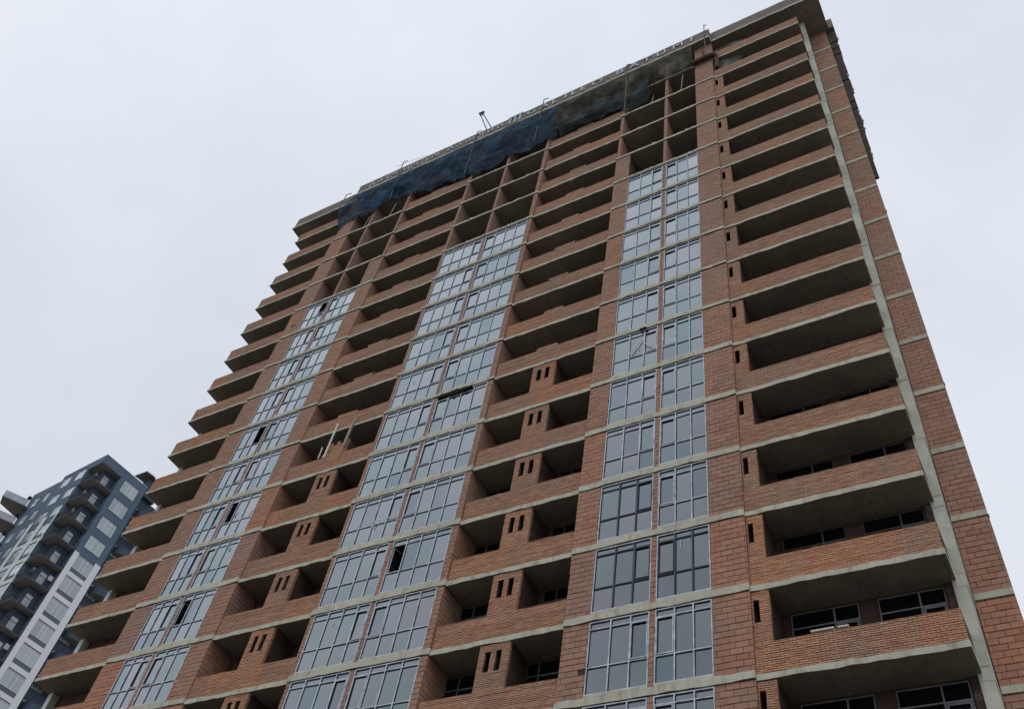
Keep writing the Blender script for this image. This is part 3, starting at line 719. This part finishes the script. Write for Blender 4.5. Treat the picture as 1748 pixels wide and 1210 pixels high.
m = MB(); m.box(4.7, 5.35, .05, .19, 4.13, 4.17); m.box(5.45, 5.75, .06, .2, 4.13, 4.165)
m.build('loose_plank', M['timber'], label='short pale broken plank lying on the brick parapet of a lower right balcony', cat='plank')
# things lying inside the left balconies
for k, x in ((2, -30.2), (3, -29.6), (1, -30.0)):
    m = MB(); m.box(x, x + .9, .5, .56, 3 * k + .9, 3 * k + 1.35); o = m.build('leaning_board', M['pale_panel'], label='pale board standing behind the brick parapet of a left balcony, storey %s' % {2: 'second lowest in view', 3: 'third lowest in view', 1: 'lowest in view'}[k], cat='board', group='boards on the left balconies')

# ------------------------------------------------------------------ the blue building behind, left
C = Vector((-86.41, 22.39, -13.9)); ZT0 = 64.74 + 13.9
B = thing('apartment_block', 'dark blue apartment block with white framed windows and corner balconies behind the brick tower', 'building', tuple(C), cancel=False)
B.rotation_euler = (0, 0, math.radians(-6))
def bpart(mb, name, mats, parent=B, **k): return mb.build(name, mats, parent, **k)
def bx(name, mname, *a, parent=B):
    m = MB(); m.box(*a); return bpart(m, name, M[mname], parent)
H = 3.05; zt = ZT0
bx('wall', 'blue', -9.2, -3.0, 0, 12, 0, zt)
bx('wall', 'blue', -15.45, -9.2, .0, 12, 0, zt - .75)
bx('wall', 'blue', -2.99, 0, 3.1, 6.9, 0, zt)
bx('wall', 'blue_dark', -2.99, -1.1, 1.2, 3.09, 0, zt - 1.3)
bx('roof_fascia', 'blue', -2.99, 0, 0, 3.09, zt - 1.28, zt)
bx('soffit', 'balcony_soffit', -2.98, -.03, .03, 3.08, zt - 1.31, zt - 1.285)
bx('roof_cap', 'white', -9.2, .02, -.02, 6.92, zt, zt + .05)
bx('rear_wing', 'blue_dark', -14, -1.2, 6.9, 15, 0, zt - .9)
m = MB(); m.prism([(-2.3, 5.4), (.05, 5.6), (.2, 6.9), (-2.0, 9.5)], zt + 1.9, zt + 2.05, 0, 1); bpart(m, 'penthouse_canopy', [M['brown_dark'], M['white']])
bx('penthouse_wall', 'blue_dark', -2.6, -.6, 6.91, 9.0, zt - .9, zt + 1.895)
# a window seen on a face: local frame of u (along), z, outward n
def bwin(P, U, Nn, w, h, parent=B, three=True, tr=.48):
    """white frame with glass; P = lower corner"""
    def bb(m, u0, u1, n0, n1, z0, z1, mi=0):
        c = []
        for (uu, nn) in ((u0, n0), (u1, n0), (u1, n1), (u0, n1)): c.append(P + U * uu + Nn * nn)
        if U.cross(Nn).z < 0: c = [c[0], c[3], c[2], c[1]]
        i = len(m.v)
        m.v += [(p.x, p.y, p.z + z0) for p in c] + [(p.x, p.y, p.z + z1) for p in c]
        for q in ((0, 3, 2, 1), (4, 5, 6, 7), (0, 1, 5, 4), (1, 2, 6, 5), (2, 3, 7, 6), (3, 0, 4, 7)): m.f.append(tuple(i + a for a in q)); m.m.append(mi); m.t.append(0)
    q = .05; m = MB()
    bb(m, 0, q, .0, .05, 0, h); bb(m, w - q, w, .0, .05, 0, h); bb(m, q, w - q, .0, .05, 0, q); bb(m, q, w - q, .0, .05, h - q, h); 
    bb(m, q, w - q, .0, .045, h - tr - q, h - tr)
    ms = (w * .37, w * .64) if three else (w * .5,)
    for x in ms: bb(m, x - .035, x + .035, .0, .055, q, h - q)
    f = m.build('window', M['upvc'], parent)
    xs = [q] + [v for x in ms for v in (x - .035, x + .035)] + [w - q]
    for i in range(0, len(xs), 2):
        g = MB(); bb(g, xs[i], xs[i + 1], .005, .02, q, h - tr - q); bb(g, xs[i], xs[i + 1], .005, .02, h - tr, h - q)
        g.build('pane', M['glass_blue'] , f)
    # dark reveal above and at one side
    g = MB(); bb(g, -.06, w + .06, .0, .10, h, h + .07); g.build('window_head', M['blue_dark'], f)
    return f
UR, NR = Vector((0, 1, 0)), Vector((1, 0, 0)); UL, NL = Vector((-1, 0, 0)), Vector((0, -1, 0))
NF = 14
for k in range(NF):
    top = zt - 1.25 - H * k
    bwin(Vector((0.005, 3.82, top - 1.84)), UR, NR, 2.22, 1.84)
    if k >= 4:
        bx('spandrel_panel', 'slate', 0.004, .03, 3.82, 6.04, top - 2.40, top - 1.86)
        bx('white_band', 'white', 0.004, .10, 3.76, 6.09, top - 3.02, top - 2.41)
    # left face
    tl = zt - 1.0 - H * k
    for e0 in (3.45, 6.55):
        bwin(Vector((-e0, -.055 if k >= 3 else -.005, tl - 1.65)), UL, NL, 1.62, 1.65, three=False)
        if k >= 3: bx('spandrel_panel', 'slate', -e0 - 1.66, -e0 + .02, -.075, -.003, tl - 2.22, tl - 1.68)
    if k >= 3: bx('white_band', 'white_green', -9.3, -2.95, -.10, -.004, tl - 3.02, tl - 2.26)
    bwin(Vector((-10.1, -.005, tl - 1.4 - 1.55)), UL, NL, .85, 1.55, three=False)
    bwin(Vector((-12.6, -.005, tl - 1.3 - 1.55)), UL, NL, .95, 1.55, three=False)
    # recess walls with door windows
    bwin(Vector((-1.095, 1.5, top - 2.75)), UR, NR, .8, 2.0, three=False)
    # corner balcony
    zb = zt - 4.12 - H * k
    m = MB(); poly = [(-2.98, 1.19), (-2.98, -.02), (.0, -.02), (.02, .02), (.02, 3.09), (-1.09, 3.09), (-1.09, 1.19)]
    m.prism(poly, zb, zb + .14, 0, 1); bal = bpart(m, 'balcony', [M['balcony_soffit'], M['blue_dark']])
    rl = MB()
    for i in range(13):
        e = -2.9 + i * .24; rl.box(e, e + .03, .01, .04, zb + .14, zb + 1.05); rl.box(-.04, -.01, .06 + i * .245, .09 + i * .245, zb + .14, zb + 1.05)
    rl.box(-2.95, -.01, .0, .05, zb + 1.05, zb + 1.10); rl.box(-.05, .0, .051, 3.05, zb + 1.05, zb + 1.10)
    bpart(rl, 'railing', M['rail'], bal)
    if k in (0, 1, 2, 5, 9):
        a = MB(); y0 = 1.2; s_ = -2.85; a.box(s_, s_ + .6, .9, 1.18, zb + 2.3, zb + 2.75)
        a.bar((s_ + .3, .89, zb + 2.52), (s_ + .3, .86, zb + 2.52), .18, mi=1, sides=12)
        bpart(a, 'air_conditioner', [M['white'], M['rail']], bal)
    if k in (5, 8):
        a = MB(); a.box(-1.05, -.75, 2.5, 3.0, zb + 1.6, zb + 2.2); bpart(a, 'air_conditioner', M['white'], bal)
    # rounded rear balconies
    m = MB(); poly = [(-1.19, 7.6)] + [(-1.19 + 1.35 * math.sin(t), 9.2 - 1.6 * math.cos(t)) for t in [math.pi * i / 10 for i in range(11)]]
    m.prism(poly, zb + .3, zb + .45, 0, 1); rb = bpart(m, 'rear_balcony', [M['balcony_soffit'], M['blue_dark']])
    m = MB(); pi_ = [(-1.18, 7.68)] + [(-1.18 + 1.25 * math.sin(math.pi * q / 10), 9.2 - 1.5 * math.cos(math.pi * q / 10)) for q in range(11)]
    for q in range(len(pi_) - 1):
        a0, a1, b0, b1 = poly[q], poly[q + 1], pi_[q], pi_[q + 1]
        m.prism([a0, a1, b1, b0], zb + .452, zb + 1.3)
    bpart(m, 'balustrade', M['blue_dark'], rb)
    bwin(Vector((-1.195, 7.6, top - 2.9)), UR, NR, 1.3, 1.6, three=False)
    # pointed left balconies with pale panels
    zl = zt - 3.8 - H * k
    m = MB(); poly = [(-15.4, -.02), (-14.0, -.4), (-15.4, -3.2), (-17.2, -2.5), (-17.4, .6), (-15.46, .9)]
    poly = [(-15.46, .65), (-14.3, -.02), (-14.1, -.5), (-15.36, -3.3), (-16.9, -2.6), (-17.4, .54)][::-1]
    m.prism(poly[::-1], zl, zl + .14, 0, 1); lb = bpart(m, 'pointed_balcony', [M['balcony_soffit'], M['blue_dark']])
    m = MB()
    for (a, b) in (((-14.1, -.5), (-15.36, -3.3)), ((-15.36, -3.3), (-16.9, -2.6))):
        i = len(m.v); d = (Vector((b[0] - a[0], b[1] - a[1])).normalized()); nx_, ny_ = d.y * .02, -d.x * .02
        m.v += [(a[0] - nx_, a[1] - ny_, zl + .15), (b[0] - nx_, b[1] - ny_, zl + .15), (b[0] + nx_, b[1] + ny_, zl + .15), (a[0] + nx_, a[1] + ny_, zl + .15)]
        m.v += [(p[0], p[1], zl + 1.15) for p in m.v[i:i + 4]]
        for q in ((0, 3, 2, 1), (4, 5, 6, 7), (0, 1, 5, 4), (1, 2, 6, 5), (2, 3, 7, 6), (3, 0, 4, 7)): m.f.append(tuple(i + a_ for a_ in q)); m.m.append(0); m.t.append(0)
    bpart(m, 'balustrade_panel', M['pale_panel'], lb)
    a = MB(); a.bar((-14.9, -.25, zl + 1.9), (-14.9, -.6, zl + 1.9), .3, sides=12); bpart(a, 'air_conditioner', M['rail'], lb)
bx('white_pilaster', 'white', 0.004, .11, 3.1, 3.75, 0, zt - 13.35); bx('white_pilaster', 'white', .004, .11, 6.10, 6.9, 0, zt - 13.1)
bx('white_pilaster', 'white_green', -3.35, -2.96, -.14, -.101, 0, zt - 8.5); bx('white_pilaster', 'white_green', -6.45, -5.35, -.12, -.101, 0, zt - 8.5); bx('white_pilaster', 'white_green', -9.3, -8.45, -.14, -.101, 0, zt - 8.4)
print('objects', len(bpy.data.objects), 'bricks', len(pieces['brick']), 'blocks', len(pieces['block']), 'panes', len(panes))
